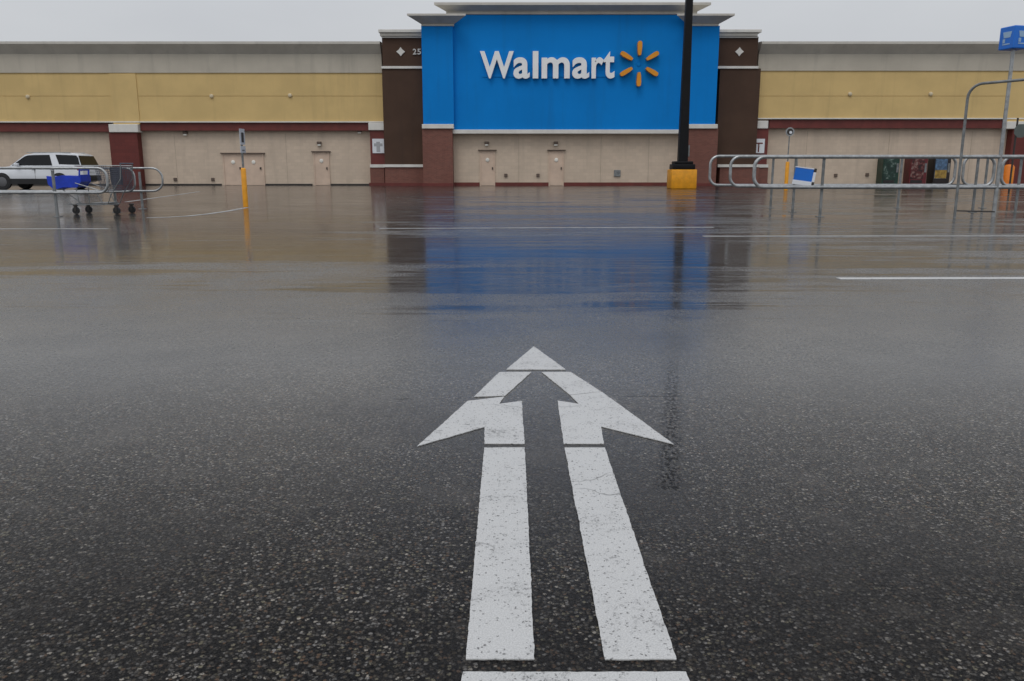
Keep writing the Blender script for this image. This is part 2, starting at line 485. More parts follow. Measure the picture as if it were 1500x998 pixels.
def line(p0, p1, w, label, mat='paint'):
    a = Vector(gnd(*p0)); b = Vector(gnd(*p1)); d = (b - a).normalized(); n = Vector((-d.y, d.x)) * w / 2
    m_ = MB()
    m_.prism([a - n, b - n, b + n, a + n], lambda p: (p[0], p[1], .001), lambda p: (p[0], p[1], .004))
    return tag(m_.build('bay_line', M[mat]), label, 'road marking', 'painted lines on the car park')
line((1228, 408.5), (1900, 407), .13, 'bright white painted line nearest the lens, right of the arrow')
line((1030, 346.3), (1800, 346), .12, 'long thin white line in front of the steel rail pen on the right', 'oldpaint')
line((556, 335), (1045, 333.3), .12, 'faded white line crossing the blue reflection', 'oldpaint')
line((-150, 336), (158, 335.5), .12, 'faded white line below the left steel rails', 'oldpaint')
line((185, 296), (292, 281), .12, 'short slanting white line beside the end of the left rails', 'oldpaint')
m_ = MB()
arc = [(215, 319.3), (245, 318.5), (275, 316.8), (305, 313.6), (335, 309.3), (362, 304.2)]
P = [Vector(gnd(*q)) for q in arc]
for i in range(len(P) - 1):
    pass
left, right = [], []
for i, p in enumerate(P):
    d = (P[min(i + 1, len(P) - 1)] - P[max(i - 1, 0)]).normalized(); n = Vector((-d.y, d.x)) * .07
    left.append(p + n); right.append(p - n)
m_.prism(right + left[::-1], lambda p: (p[0], p[1], .001), lambda p: (p[0], p[1], .004))
tag(m_.build('bay_line', M['oldpaint']), 'curved white line ending at the yellow bollard', 'road marking', 'painted lines on the car park')

# ------------------------------------------------------------------ the store
st = thing('store_building', 'long tan and ochre store with a big blue sign front across the wet car park', 'building', (at(835, 272, 52)[0], 52.0, 0))

def rect(x0, y0, x1, y1, Y, depth, name, mat, parent=st, bev=0.0, ground=False):
    """front face fills the pixel rectangle at distance Y; goes back by depth"""
    X0, Z1 = at(x0, y0, Y); X1, Z0 = at(x1, y1, Y)
    X0 = (X0 + at(x0, y1, Y)[0]) / 2; X1 = (X1 + at(x1, y0, Y)[0]) / 2
    if ground:
        Z0 = 0
    b_ = MB().box(X0, X1, Y, Y + depth, Z0, Z1, bev)
    return b_.build(name, mat, parent)

def moulding(x0, x1, Y, prof, name, mat, ret0=True, ret1=True):
    """cornice: profile of (forward, z) run along X; mitred returns at the ends"""
    loops = []
    for X, sgn in ((x0, -1 if ret0 else 0), (x1, 1 if ret1 else 0)):
        loops.append([(X + sgn * f, Y - f, z) for f, z in prof] + [(X, Y + .5, prof[-1][1]), (X, Y + .5, prof[0][1])])
    return MB().quad_strip(loops).build(name, mat, st)

def zof(py, Y):
    return at(750, py, Y)[1]
def xof(px, py, Y):
    return at(px, py, Y)[0]

YB = 50.5      # blue piers
YC = 50.8      # blue panel
YT = 51.25      # tan wall below the panel
YP = 51.3      # brown pilasters
YW = 52.0      # wings, upper part
YL = 52.4      # wings, lower wall

XL, XR = -52.0, 58.0
# main body of the building and its roof
xbl, xbr = xof(560, 150, YW), xof(1111, 150, YW)
MB().box(XL, xof(662, 230, YT), YL, 92, 0, zof(64, YL) - .3).build('wall', M['tan'], st)
MB().box(xof(1008, 230, YT), XR, YL + .004, 92, 0, zof(64, YL) - .3).build('wall', M['tan'], st)
MB().box(xof(662, 230, YT) - .2, xof(1008, 230, YT) + .2, YT, 91.9, 0, zof(22, YC) - .2).build('wall', M['tan'], st)
MB().box(XL + .1, XR - .1, 53.2, 91.8, zof(64, YL) - .28, zof(64, YL) - .12).build('roof', M['roof'], st)

# wings: upper stucco band, cream band, cornice, soffit beam
for (xa, xb, side) in ((XL, xof(561, 150, YW), 0), (xof(1107, 150, YW), XR, 1)):
    ytop = 62; yb_ = 107 if side == 0 else 104
    ylow = 178 if side == 0 else 173
    ysof = 191.5 if side == 0 else 188
    # pier x-range on this wing in pixels
    MB().box(xa, xb, YW, YW + .5, zof(ylow, YW), zof(141, YW) - .015).build('stucco_band', M['yellow'], st)
    MB().box(xa, xb, YW, YW + .5, zof(141, YW) + .015, zof(yb_, YW)).build('stucco_band', M['yellow'], st)
    MB().box(xa, xb, YW + .03, YW + .5, zof(141, YW) - .0151, zof(141, YW) + .0151).build('panel_joint', M['yellow'], st)
    MB().box(xa, xb, YW - .06, YW + .5, zof(yb_, YW), zof(80, YW) + .05).build('parapet_band', M['cream'], st)
    zt = zof(61, YW - .5); zb = zof(79.5, YW)
    moulding(xa, xb, YW - .06, [(0, zb), (.12, zb + .12), (.42, zt - .22), (.5, zt - .14), (.5, zt), (.0, zt + .05)], 'cornice', M['cornice'], False, False)
    MB().box(xa, xb, YW - .08, YW + .1, zof(ylow, YW) - .07, zof(ylow, YW)).build('drip_edge', M['white_trim'], st)
# soffit beams, between piers
def beam(x0, x1, y0, y1):
    rect(x0, y0, x1, y1, YW + .06, .4, 'soffit_beam', M['oxblood'])
beam(-520, 159, 181, 193); beam(202, 540, 180, 191.5); beam(1127, 1474, 176, 188); beam(1522, 1890, 176, 188)
# piers on the wings
for (x0, x1, yc0, yc1) in ((163, 204, 182, 194), (1479, 1520, 178, 189)):
    MB().box(xof(x0 - 1, 150, YW - .15), xof(x1 - 3, 150, YW - .15), YW - .05, YW + .3, zof(yc0, YW - .15), zof(108, YW)).build('pilaster', M['yellow'], st)
    rect(x0 - 4, yc0, x1 - 2, yc1, YW - .28, .95, 'pier_cap', M['white_trim'], bev=.03)
    rect(x0, yc1, x1, 273, YW - .18, .95, 'pier', M['pier_red'], ground=True)
# narrow piers beside the brown pilasters
for (x0, x1, yc0, yc1, s0) in ((542.5, 563, 180, 191, 545.5), (1103, 1124.5, 177, 188.5, 1103)):
    rect(x0 - 3, yc0, x1 + 1, yc1, YW - .30, .9, 'pier_cap', M['white_trim'], bev=.03)
    rect(x0, yc1, x1, 241, YW - .2, .9, 'pier', M['oxblood'])
    rect(x0 - .5, 241, x1 + 1, 245.5, YW - .26, .9, 'ledge', M['white_trim'])
    rect(x0, 245.5, x1, 273, YW - .2, .9, 'pier', M['brick'], ground=True)
    pl = rect(s0, 203.5, s0 + 17, 224.5, YW - .26, .05, 'notice_plate', M['signwhite'])
    X, Z = at(s0 + 8.5, 214, YW - .27)
    grey = painted('grey_print', (.36, .37, .38), .5)
    b_ = MB()
    if s0 < 800:
        b_.box(X - .11, X + .11, YW - .268, YW - .255, Z - .36, Z + .25).box(X - .26, X + .26, YW - .267, YW - .255, Z - .02, Z + .15)
    else:
        b_.box(X - .24, X + .24, YW - .268, YW - .255, Z + .12, Z + .2).box(X - .04, X + .04, YW - .267, YW - .255, Z - .36, Z + .16)
    b_.build('plate_mark', grey if s0 < 800 else M['pier_red'], pl)
# brown pilasters
for (x0, x1, d) in ((560, 621, 587), (1050, 1110, 1083)):
    rect(x0, 54, x1, 97, YP, 1.5, 'pilaster', M['brown'])
    rect(x0 - 1.5, 97, x1 + 1, 100.5, YP - .07, 1.4, 'ledge', M['white_trim'])
    rect(x0 + 1.5, 100.5, x1 + .5, 241, YP + .01, 1.4, 'pilaster', M['brown'])
    rect(x0 + 1.5, 241, x1 + .5, 245, YP - .07, 1.4, 'ledge', M['white_trim'])
    rect(x0 + 4, 245, x1 + 1, 273, YP + .02, 1.3, 'pilaster_foot', M['brick'], ground=True)
    rect(x0 - 1, 52.5, x1, 55.5, YP - .1, 1.5, 'cap_moulding', M['white_trim'])
    rect(x0 - 3.5, 47.5, x1, 52.5, YP - .22, 1.6, 'cap_moulding', M['cornice'])
    rect(x0 - 6 if x0 < 800 else x0, 43, x1 if x0 < 800 else x1 + 6, 47.5, YP - .34, 1.8, 'cap_moulding', M['white_trim'], bev=.02)
    X, Z = at(d, 76, YP)
    b_ = MB()
    a_, c_ = .26, .115
    pts = [(0, a_), (c_, c_), (a_, 0), (c_, -c_), (0, -a_), (-c_, -c_), (-a_, 0), (-c_, c_)]
    b_.prism(pts, lambda p: (X + p[0], YP - .05, Z + p[1]), lambda p: (X + p[0], YP + .02, Z + p[1]))
    b_.build('wall_medallion', M['white_trim'], st)
# blue piers
for (x0, x1) in ((618.5, 664), (1007, 1051)):
    rect(x0, 38, x1, 182, YB, 1.6, 'stucco_pier', M['blue'])
    rect(x0 - .5, 182, x1 + .5, 188.5, YB - .1, 1.6, 'pier_cap', M['white_trim'], bev=.02)
    rect(x0 + .8, 188.5, x1 - .8, 273, YB + .02, 1.6, 'brick_pier', M['brick'], ground=True)
    X0, X1 = xof(x0, 38, YB), xof(x1, 38, YB)
    zb = zof(38.5, YB); zt = zof(20, YB - .8)
    moulding(X0 + .02, X1 - .02, YB, [(0, zb), (.07, zb + .01), (.07, zb + .10), (.74, zt - .13), (.8, zt - .11), (.8, zt), (0, zt + .06)], 'cornice', M['cornice'])
# blue panel between, with its cornice and sill
rect(661, 22, 1010, 190, YC, .85, 'sign_panel', M['blue'])
rect(663, 190, 1008.5, 196, YC - .12, 1.0, 'panel_sill', M['white_trim'], bev=.02)
zb = zof(21.5, YC); zt = zof(3.5, YC - .7)
moulding(xof(655, 12, YC), xof(1020, 12, YC), YC + .02, [(0, zb), (.06, zb + .01), (.06, zb + .16), (.64, zt - .16), (.7, zt - .14), (.7, zt), (0, zt + .06)], 'cornice', M['cornice'])
# dark wall base, broken by the doors
for (a_, b_) in ((664, 702.5), (725.5, 803.5), (826, 1007)):
    X0, X1 = xof(a_, 270, YT), xof(b_, 270, YT)
    MB().box(X0, X1, YT - .03, YT + .1, 0, .20).build('wall_base', M['oxblood'], st)
for (a_, b_) in ((-520, 162), (206, 325), (387, 458), (482, 541), (1126, 1478), (1522, 1890)):
    X0, X1 = xof(a_, 270, YL), xof(b_, 270, YL)
    MB().box(X0, X1, YL - .03, YL + .1, 0, .10).build('wall_base', M['dark'], st)
for (a_, b_, Y_) in ((560, 621, YP), (618.5, 664, YB), (1007, 1051, YB), (1050, 1111, YP), (541, 563, YW - .2), (1103, 1125, YW - .2)):
    MB().box(xof(a_, 270, Y_), xof(b_, 270, Y_), Y_ - .03, Y_ + .1, 0, .17).build('wall_base', M['oxblood'], st)

# control joints in the block walls
for px_, Y_, yt in ((-60, YL, 192), (90, YL, 192), (258, YL, 192), (420, YL, 192), (1180, YL, 188), (1300, YL, 188), (1420, YL, 188), (760, YT, 196), (880, YT, 196), (950, YT, 196)):
    xj = xof(px_, 235, Y_)
    MB().box(xj - .012, xj + .012, Y_ - .003, Y_ + .05, .12, zof(yt + 4, Y_)).build('control_joint', M['joint'], st)
# doors
def door(x0, x1, ytop, Y, leaves=1):
    X0, Zt = at(x0, ytop, Y); X1 = xof(x1, ytop, Y)
    d = MB().box(X0 + .06, X1 - .06, Y - .03, Y + .1, .02, Zt - .06).build('door', M['door'], st)
    f = MB()
    f.box(X0, X0 + .06, Y - .06, Y + .1, 0, Zt - .06).box(X1 - .06, X1, Y - .06, Y + .1, 0, Zt - .06).box(X0, X1, Y - .06, Y + .1, Zt - .06, Zt)
    f.build('frame', M['door'], d)
    MB().box(X0 - .1, X1 + .1, Y - .16, Y + .05, Zt + .01, Zt + .06).build('rain_drip', M['vent'], d)
    w = (X1 - X0) / leaves
    for k in range(leaves):
        cx = X0 + w * (k + .5)
        MB().lathe([(.12, 0), (.12, -.03), (.06, -.05)], (cx, Y - .03, Zt * .74), 'Y', 14).build('viewer_plate', M['lamp'], d)
        MB().box(cx + w * .30, cx + w * .36, Y - .1, Y - .03, .98, 1.12).build('handle', M['dark'], d)
    if leaves == 2:
        MB().box((X0 + X1) / 2 - .015, (X0 + X1) / 2 + .015, Y - .045, Y, .02, Zt - .06).build('meeting_strip', M['dark'], d)
door(326, 386, 225.5, YL, 2); door(459, 482, 223, YL)
door(703, 725, 221, YT); door(804, 826, 221, YT)

# wall lamps
def lamp(px, py, Y, s=.13):
    X, Z = at(px, py, Y)
    b_ = MB().box(X - s, X + s, Y - .18, Y + .02, Z - .02, Z + .14, .02).build('wall_lamp', M['vent'], st)
    MB().box(X - s * .8, X + s * .8, Y - .16, Y - .02, Z - .12, Z - .025, .02).build('lens', M['lamp'], b_)
for px, py, Y in ((468, 211, YL), (272, 196, YL), (527, 193, YL), (713, 211, YT), (814, 211, YT)):
    lamp(px, py, Y)
for px, py, Y in ((41, 142, YW), (310, 141, YW), (425, 140, YW), (1245, 138, YW), (1363, 138, YW), (-70, 142, YW), (1590, 138, YW)):
    X, Z = at(px, py, Y)
    MB().lathe([(.02, -.13), (.10, -.10), (.13, -.03), (.13, .01)], (X, Y, Z), 'Y', 16).build('round_wall_lamp', M['globe'], st, True)
# vents and hose taps low on the walls
for px, py, Y in ((257, 263, YL), (312, 263, YL), (741, 257, YT), (788, 257, YT), (904, 254, YT), (1224, 257, YL), (1270, 256, YL)):
    X, Z = at(px, py, Y)
    s = .20 if px == 904 else .10
    v_ = MB().box(X - s, X + s, Y - .08, Y + .02, Z - s, Z + s, .02).build('wall_vent', M['galv_dull'] if px == 904 else M['vent'], st)

# store number, and the big sign
FONT = None
def letters(ch, off):
    cu = bpy.data.curves.new('letter', 'FONT')
    cu.body = ch; cu.size = 1; cu.offset = off; cu.extrude = .05; cu.resolution_u = 6
    ob = bpy.data.objects.new('letter', cu); C.objects.link(ob)
    dg = bpy.context.evaluated_depsgraph_get()
    me = bpy.data.meshes.new_from_object(ob.evaluated_get(dg))
    bpy.data.objects.remove(ob); bpy.data.curves.remove(cu)
    return me
def place_letter(ch, x0, y0, x1, y1, Y, depth, off, mat, parent, name='letter'):
    me = letters(ch, off)
    xs = [v.co.x for v in me.vertices]; ys = [v.co.y for v in me.vertices]; zs = [v.co.z for v in me.vertices]
    X0, Z1 = at(x0, y0, Y); X1, Z0 = at(x1, y1, Y)
    org = Vector(parent['_org'])
    for v in me.vertices:
        fx = (v.co.x - min(xs)) / (max(xs) - min(xs)); fy = (v.co.y - min(ys)) / (max(ys) - min(ys)); fz = (v.co.z - min(zs)) / (max(zs) - min(zs))
        v.co = Vector((X0 + fx * (X1 - X0), Y + (1 - fz) * depth, Z0 + fy * (Z1 - Z0))) - org
    me.materials.clear(); me.materials.append(mat)
    o = bpy.data.objects.new(name, me); C.objects.link(o); o.parent = parent
    o['_org'] = list(parent['_org'])
    return o
rail = MB().box(xof(706, 112, YC), xof(898, 112, YC), YC - .03, YC + .02, zof(113, YC), zof(110, YC)).build('sign_lettering', M['blue'], st)
for ch, x0, y0, x1, y1 in (('W', 703, 75, 752.5, 115), ('a', 752, 84, 776, 115.4), ('l', 780.5, 75, 788.5, 115), ('m', 793.5, 84, 834.5, 115),
                           ('a', 838.5, 84, 863, 115.4), ('r', 867, 84, 884, 115), ('t', 884.5, 75, 900, 115.2)):
    place_letter(ch, x0, y0, x1, y1, YC - .26, .22, .024, M['letter'], rail)
place_letter('2', 604.6, 71.5, 610, 80, YP - .07, .09, .02, M['white_trim'], st, 'store_number_digit')
place_letter('5', 611.2, 71.5, 616.6, 80, YP - .07, .09, .02, M['white_trim'], st, 'store_number_digit')
CX, CZ = at(935.5, 94.5, YC)
sparkroot = MB().lathe([(.10, .0), (.10, -.05)], (CX, YC, CZ), 'Y', 12).build('starburst_logo', M['blue'], st)
for k in range(6):
    a = PI / 2 + k * PI / 3
    r0, r1 = .50, 1.27
    pts = []
    n_ = 14
    outline = [(r0 - .02, -.07), (r0 + .16, -.11), (r1 - .22, -.135), (r1 - .06, -.115), (r1, -.06), (r1, .06), (r1 - .06, .115), (r1 - .22, .135), (r0 + .16, .11), (r0 - .02, .07)]
    d = Vector((math.cos(a), math.sin(a))); q = Vector((-d.y, d.x))
    f3 = lambda p, y: (CX + d.x * p[0] + q.x * p[1], y, CZ + d.y * p[0] + q.y * p[1])
    MB().prism(outline, lambda p: f3(p, YC - .36), lambda p: f3(p, YC - .04)).build('ray', M['amber'], sparkroot)

# ------------------------------------------------------------------ light pole
lx, ly = gnd(998, 276.5)
k = lambda px: px * ly / 1200.0 * 1.0      # pixels to metres at the pole (about)
lp = thing('light_pole', 'tall black square light pole bolted on a yellow concrete base', 'light pole', (lx, ly, 0))
bw = k(36)
z1 = zof(248.5, ly)
MB().box(lx - bw / 2, lx + bw / 2, ly - bw / 2, ly + bw / 2, 0, z1, .05).build('concrete_base', M['safety'], lp, True)
b_ = MB().box(lx - k(15.5), lx + k(15.5), ly - k(15.5), ly + k(15.5), z1, z1 + k(7.5), .03).box(lx - k(13), lx + k(13), ly - k(13), ly + k(13), z1 + k(7.5), z1 + k(11.5), .03)
b_.build('base_cover', M['black'], lp, True)
HT = 15.4
MB().loft_square(lx, ly, [z1, 4, 9, HT], [k(13.5), k(12), k(9.6), k(7)]).build('pole', M['black'], lp)
MB().box(lx + k(7), lx + k(9), ly - .12, ly + .12, z1 + k(18), z1 + k(34), .01).build('hand_hole_cover', M['galv_dull'], lp)
for s in (-1, 1):
    h_ = MB().box(lx + s * .2, lx + s * 1.1, ly - .05, ly + .05, HT - .35, HT - .25).build('lamp_arm', M['black'], lp)
    hd = MB().box(lx + s * .75 - .42, lx + s * .75 + .42, ly - .3, ly + .3, HT - .25, HT - .02, .04).build('lamp_head', M['black'], lp)

# ------------------------------------------------------------------ steel rail pens for carts
def loop_pts(xa, xb, y, z0, z1, r, open_end=False):
    """rounded loop: bottom rail from xb to xa, round the end at xa, back along the top"""
    s = 1 if xb > xa else -1
    rr = min(r, (z1 - z0) / 2)
    pts = [(xb, y, z0), (xa + s * rr, y, z0)]
    for i in range(1, 7):
        t = PI / 2 * i / 6
        pts.append((xa + s * (rr - rr * math.sin(t)), y, z0 + rr - rr * math.cos(t)))
    pts.append((xa, y, z1 - rr))
    for i in range(1, 7):
        t = PI / 2 * i / 6
        pts.append((xa + s * (rr - rr * math.cos(t)), y, z1 - rr + rr * math.sin(t)))
    pts.append((xb, y, z1))
    return pts
def closed_loop(xa, xb, y, z0, z1, r):
    a = loop_pts(xa, (xa + xb) / 2, y, z0, z1, r)
    b = loop_pts(xb, (xa + xb) / 2, y, z0, z1, r)[::-1]
    return a + b[1:]

def post(par, x, y, z1, r=.032, mat='galv_dull'):
    p_ = MB().tube([(x, y, .012), (x, y, z1)], r, 12).build('post', M[mat], par, True)
    MB().box(x - .075, x + .075, y - .075, y + .075, 0.0, .012).build('foot_plate', M['galv_dull'], p_)

def pen(name, label, loops, posts, org):
    c = thing(name, label, 'cart corral', org, 'steel cart corrals')
    for (xa, xb, y, z0, z1, r, tr) in loops:
        MB().tube(closed_loop(xa, xb, y, z0, z1, r), tr, 12).build('rail', M['galv'], c, True)
    for (x, y, z1) in posts:
        post(c, x, y, z1)
    return c

# left pen
yN = gnd(80, 318)[1]; yM = yN * 1.10; yF = yN * 1.20
def zl(py, Y): return zof(py, Y)
xn, xm, xf = xof(157, 262, yN), xof(197, 262, yM), xof(238, 262, yF)
farL = -17.5
pen('cart_corral', 'low grey steel rail pen on the left, round ended, in front of the white car',
    [(xn, farL, yN, zl(282.5, yN), zl(246.5, yN),   .2, .029), (xm, farL, yM, zl(281, yM), zl(246.5, yM), .2, .026), (xf, farL, yF, zl(280, yF), zl(246.5, yF), .26, .026)],
    [(xof(80, 300, yN), yN + .066, zl(250, yN)), (-14.5, yN + .066, zl(250, yN)), (xof(168, 300, yM), yM + .062, zl(252, yM)), (-13.8, yM + .062, zl(252, yM)), (xof(206, 290, yF), yF + .062, zl(252, yF)), (-14.2, yF + .062, zl(252, yF))],
    (xof(80, 300, yN), yN, 0))
# right pen
rN = gnd(1204, 318)[1]; rM = rN * 1.105; rF = rN * 1.225
a0, a1, a2 = xof(1105, 250, rN), xof(1070, 250, rM), xof(1040, 250, rF)
pen('cart_corral', 'longer taller grey steel rail pen with three round ends right of the light pole',
    [(a0, 16.5, rN, zl(274.5, rN), zl(230, rN), .22, .040), (a1, xof(1456, 250, rM), rM, zl(273, rM), zl(229.5, rM), .22, .036), (a2, xof(1399, 250, rF), rF, zl(271.5, rF), zl(229, rF), .22, .036)],
    [(xof(1204, 300, rN), rN + .075, zl(232, rN)), (xof(1640, 300, rN), rN + .075, zl(232, rN)), (xof(1163, 300, rM), rM + .07, zl(231, rM)), (xof(1428, 300, rM), rM + .07, zl(231, rM)),
     (xof(1130, 300, rF), rF + .07, zl(231, rF)), (xof(1317, 300, rF), rF + .07, zl(231, rF))],
    (xof(1204, 300, rN), rN, 0))
pen('cart_corral', 'grey steel rails at the right edge, by the orange bollard',
    [(xof(1468, 250, rM), 17.0, rM, zl(273, rM), zl(229.5, rM), .22, .036), (xof(1411, 250, rF), 17.5, rF, zl(271.5, rF), zl(229, rF), .22, .036)],
    [(xof(1491, 300, rM), rM + .07, zl(231, rM)), (xof(1690, 300, rM), rM + .07, zl(231, rM)), (xof(1376, 300, rF) + 1.2, rF + .07, zl(231, rF)), (17, rF + .07, zl(231, rF))],
    (xof(1491, 300, rM), rM, 0))
# tall hoop over the pen
hy = gnd(1398, 320)[1]
hx = gnd(1398, 320)[0]
hp = thing('hoop_frame', 'tall thin bent grey tube hoop standing over the right rail pen', 'steel frame', (hx, hy, 0))
zt = zof(124, hy)
pts = [(hx, hy, 0.0), (hx, hy, zt - .28)]
for i in range(1, 7):
    t = PI / 2 * i / 6
    pts.append((hx + .16 * (1 - math.cos(t)) , hy - .23 * (1 - math.cos(t)), zt - .28 + .28 * math.sin(t)))
hx2, hy2 = hx + 1.75, hy - 2.6
pts += [(hx2 - .16, hy2 + .23, zt + .02)]
for i in range(1, 7):
    t = PI / 2 * i / 6
    pts.append((hx2 - .16 + .16 * math.sin(t), hy2 + .23 * (1 - math.sin(t)), zt + .02 - .28 + .28 * math.cos(t)))
pts.append((hx2, hy2, 0))
MB().tube(pts, .028, 12).build('hoop', M['galv_dull'], hp, True)
sx, sy = gnd(1455, 318)
MB().tube([(hx + .03, hy, .16), (hx + .83, hy - .02, .14)], .014, 8).build('foot_bar', M['dark'], hp, True)
# marker sign on a pole
sp_ = thing('marker_pole', 'thin grey pole carrying a blue cube sign at the right edge', 'sign', (sx, sy, 0))
zs0, zs1 = zof(73, sy), zof(39.5, sy)
MB().tube([(sx, sy, 0), (sx, sy, zs0)], [.042, .036], 12).build('pole', M['galv'], sp_, True)
cube = MB().box(sx - .2, sx + .2, sy - .2, sy + .2, zs0, zs1, .02, rot=PI / 4 - .56).build('sign_box', M['signblue'], sp_)
for q in range(4):      # a pale cart symbol on each face
    ang = PI / 4 - .56 + q * PI / 2
    R = Matrix.Rotation(ang, 3, 'Z')
    b_ = MB()
    def fx(p, y, R=R):
        v = R @ Vector((p[0], y, 0))
        return (sx + v.x, sy + v.y, (zs0 + zs1) / 2 + p[1])
    for poly in ([(-.10, .12), (.13, .12), (.10, .0), (-.07, .0)], [(-.09, -.02), (-.03, -.02), (-.03, -.10), (-.09, -.10)], [(-.09, -.115), (.10, -.115), (.10, -.14), (-.09, -.14)]):
        b_.prism(poly, lambda p: fx(p, -.206), lambda p: fx(p, -.198))
    b_.build('cart_symbol', M['paleblue'], cube)

# small tilted blue panel hung on the middle rail
X0, Z1 = at(1161, 241, rM - .12); X1, Z0 = at(1194, 273, rM - .12)
pcx, pcz = (X0 + X1) / 2, (Z0 + Z1) / 2
bp = thing('blue_panel', 'small blue and white plastic panel hanging crooked between the right steel rails', 'panel', (pcx, rM - .12, pcz))
R = Matrix.Rotation(math.radians(8), 3, 'Y')
R2 = Matrix.Rotation(math.radians(-14), 3, 'Z')
def bx(mb, x0, x1, y0, y1, z0, z1, bev=.006):
    t = MB(); t.box(x0, x1, y0, y1, z0, z1, bev)
    for v in t.bm.verts:
        v.co = Vector((pcx, rM - .12, pcz)) + R @ (R2 @ v.co)
    me = bpy.data.meshes.new('t'); t.bm.to_mesh(me); t.bm.free(); mb.bm.from_mesh(me); bpy.data.meshes.remove(me)
    return mb
bx(MB(), -.22, .20, -.03, .03, -.13, .16).build('board', M['signblue'], bp)
b_ = MB(); bx(b_, -.23, .21, -.036, .036, .16, .185); bx(b_, -.23, .21, -.036, .036, -.235, -.13); bx(b_, .20, .26, -.036, .12, -.13, .10)
b_.build('edge_frame', M['signwhite'], bp)
b_ = MB(); bx(b_, .20, .262, -.037, .121, .10, .19); bx(b_, .20, .262, -.037, .121, -.2, -.13); b_.build('clip', M['dark'], bp)
MB().tube([(xof(1167, 236, rM), rM - .02, zof(229.5, rM)), (xof(1167, 236, rM), rM - .06, pcz + .19)], .016, 8).build('hanger', M['galv_dull'], bp, True)

# ------------------------------------------------------------------ sign posts in yellow bollards
def bollard_sign(px, py, ytop, ysleeve, label, r, sign):
    x, y = gnd(px, py)
    t = thing('parking_sign', label, 'sign', (x, y, 0), 'sign posts set in yellow bollards')
    zt_, zs = zof(ytop, y), zof(ysleeve, y)
    MB().lathe([(r, 0), (r, zs - r * .5), (r * .75, zs - r * .15), (r * .3, zs)], (x, y, 0), 'Z', 18).build('bollard', M['safety'], t, True)
    MB().tube([(x, y, zs - .02), (x, y, zt_)], .03, 8).build('post', M['galv_dull'], t, True)
    sign(t, x, y, zt_)
    return t
def sign_a(t, x, y, z):
    ang = math.radians(83)
    for (z1_, z0_, w, mat) in ((z + .02, z - .40, .30, 'plate'), (z - .44, z - .62, .30, 'plate')):
        s = MB().box(x - w / 2 - .03, x + w / 2 - .03, y - .05, y - .035, z0_, z1_, .0, rot=ang, piv=(x, y, 0)).build('sign_plate', M[mat], t)
        MB().box(x - .07 - .03, x + .07 - .03, y - .056, y - .0505, z0_ + .06, z1_ - .1, 0, rot=ang, piv=(x, y, 0)).build('symbol', M['dark'], s)
def sign_b(t, x, y, z):
    s = MB().lathe([(.21, 0), (.21, -.02)], (x, y - .035, z - .2), 'Y', 24).build('sign_plate', M['galv'], t)
    MB().lathe([(.15, 0), (.15, -.008)], (x, y - .056, z - .2), 'Y', 24).build('symbol', M['dark'], s)
    MB().lathe([(.07, 0), (.07, -.008)], (x + .03, y - .0645, z - .23), 'Y', 16).build('symbol', M['signwhite'], s)
bollard_sign(360, 303, 190, 246, 'narrow sign on a post rising from a yellow bollard near the left double door', .07, sign_a)
bollard_sign(1151, 279, 187, 237, 'round sign on a thin post in a yellow bollard behind the right rail pen', .09, sign_b)
# orange bollard and sign back at far right
ox, oy = gnd(1475, 274)
ob = thing('bollard', 'wide orange bollard beside the dark red pier at the far right', 'bollard', (ox, oy, 0))
zt = zof(241, oy)
MB().lathe([(.28, 0), (.28, zt - .14), (.2, zt - .03), (.06, zt)], (ox, oy, 0), 'Z', 20).build('sleeve', M['orange'], ob, True)
MB().box(ox - .05, ox + .07, oy - .295, oy - .262, .25, zt - .2, .01).build('reflective_strip', M['safety'], ob)
rx, ry = gnd(1481, 283)
rs = thing('road_sign', 'dark sign seen from behind on a thin post by the blue cube sign', 'sign', (rx, ry, 0))
zc = zof(192, ry)
MB().tube([(rx - .1, ry, 0), (rx - .1, ry, zof(173, ry))], .04, 8).build('post', M['dark'], rs, True)
pts = [(.3 * math.cos(PI / 8 + PI / 4 * i), .3 * math.sin(PI / 8 + PI / 4 * i)) for i in range(8)]
MB().prism(pts, lambda p: (rx + p[0] + .06, ry - .06, zc + p[1]), lambda p: (rx + p[0] + .06, ry - .045, zc + p[1])).build('sign_plate', M['signback'], rs)

# ------------------------------------------------------------------ vending machines against the wall
def vending(x0, x1, ytop, body, front, label, detail):
    Yf = 51.55
    X0, X1 = xof(x0, 250, Yf), xof(x1, 250, Yf)
    zt_ = zof(ytop, Yf)
    t = thing('vending_machine', label, 'vending machine', ((X0 + X1) / 2, Yf + .4, 0), 'vending machines along the wall')
    MB().box(X0, X1, Yf, Yf + .85, .08, zt_, .02).build('cabinet', M[body], t)
    MB().box(X0 + .05, X1 - .05, Yf + .05, Yf + .8, 0, .08).build('plinth', M['rubber'], t)
    MB().box(X0 + .05, X1 - .22, Yf - .03, Yf - .003, .42, zt_ - .08, .008).build('front_panel', M[front], t)
    MB().box(X1 - .18, X1 - .05, Yf - .025, Yf - .003, .8, 1.35, .006).build('coin_panel', M['galv_dull'], t)
    MB().box(X0 + .08, X1 - .25, Yf - .02, Yf - .003, .16, .34, .006).build('delivery_flap', M['venddark'], t)
    if detail:
        MB().box(X0 + .06, X1 - .23, Yf - .036, Yf - .031, .44, .95, 0).build('lower_print', M[detail], t)
vending(1293, 1317, 231, 'vendgreen', 'greenprint', 'dark green vending machine with a pale splash, leftmost of three by the wall', None)
vending(1333, 1358, 231, 'vendred', 'redprint', 'dark red vending machine with a red and cream picture, between two others', None)
vending(1368, 1392, 231, 'venddark', 'vendblue', 'black vending machine with a blue and ochre front, rightmost of three', 'vendgold')

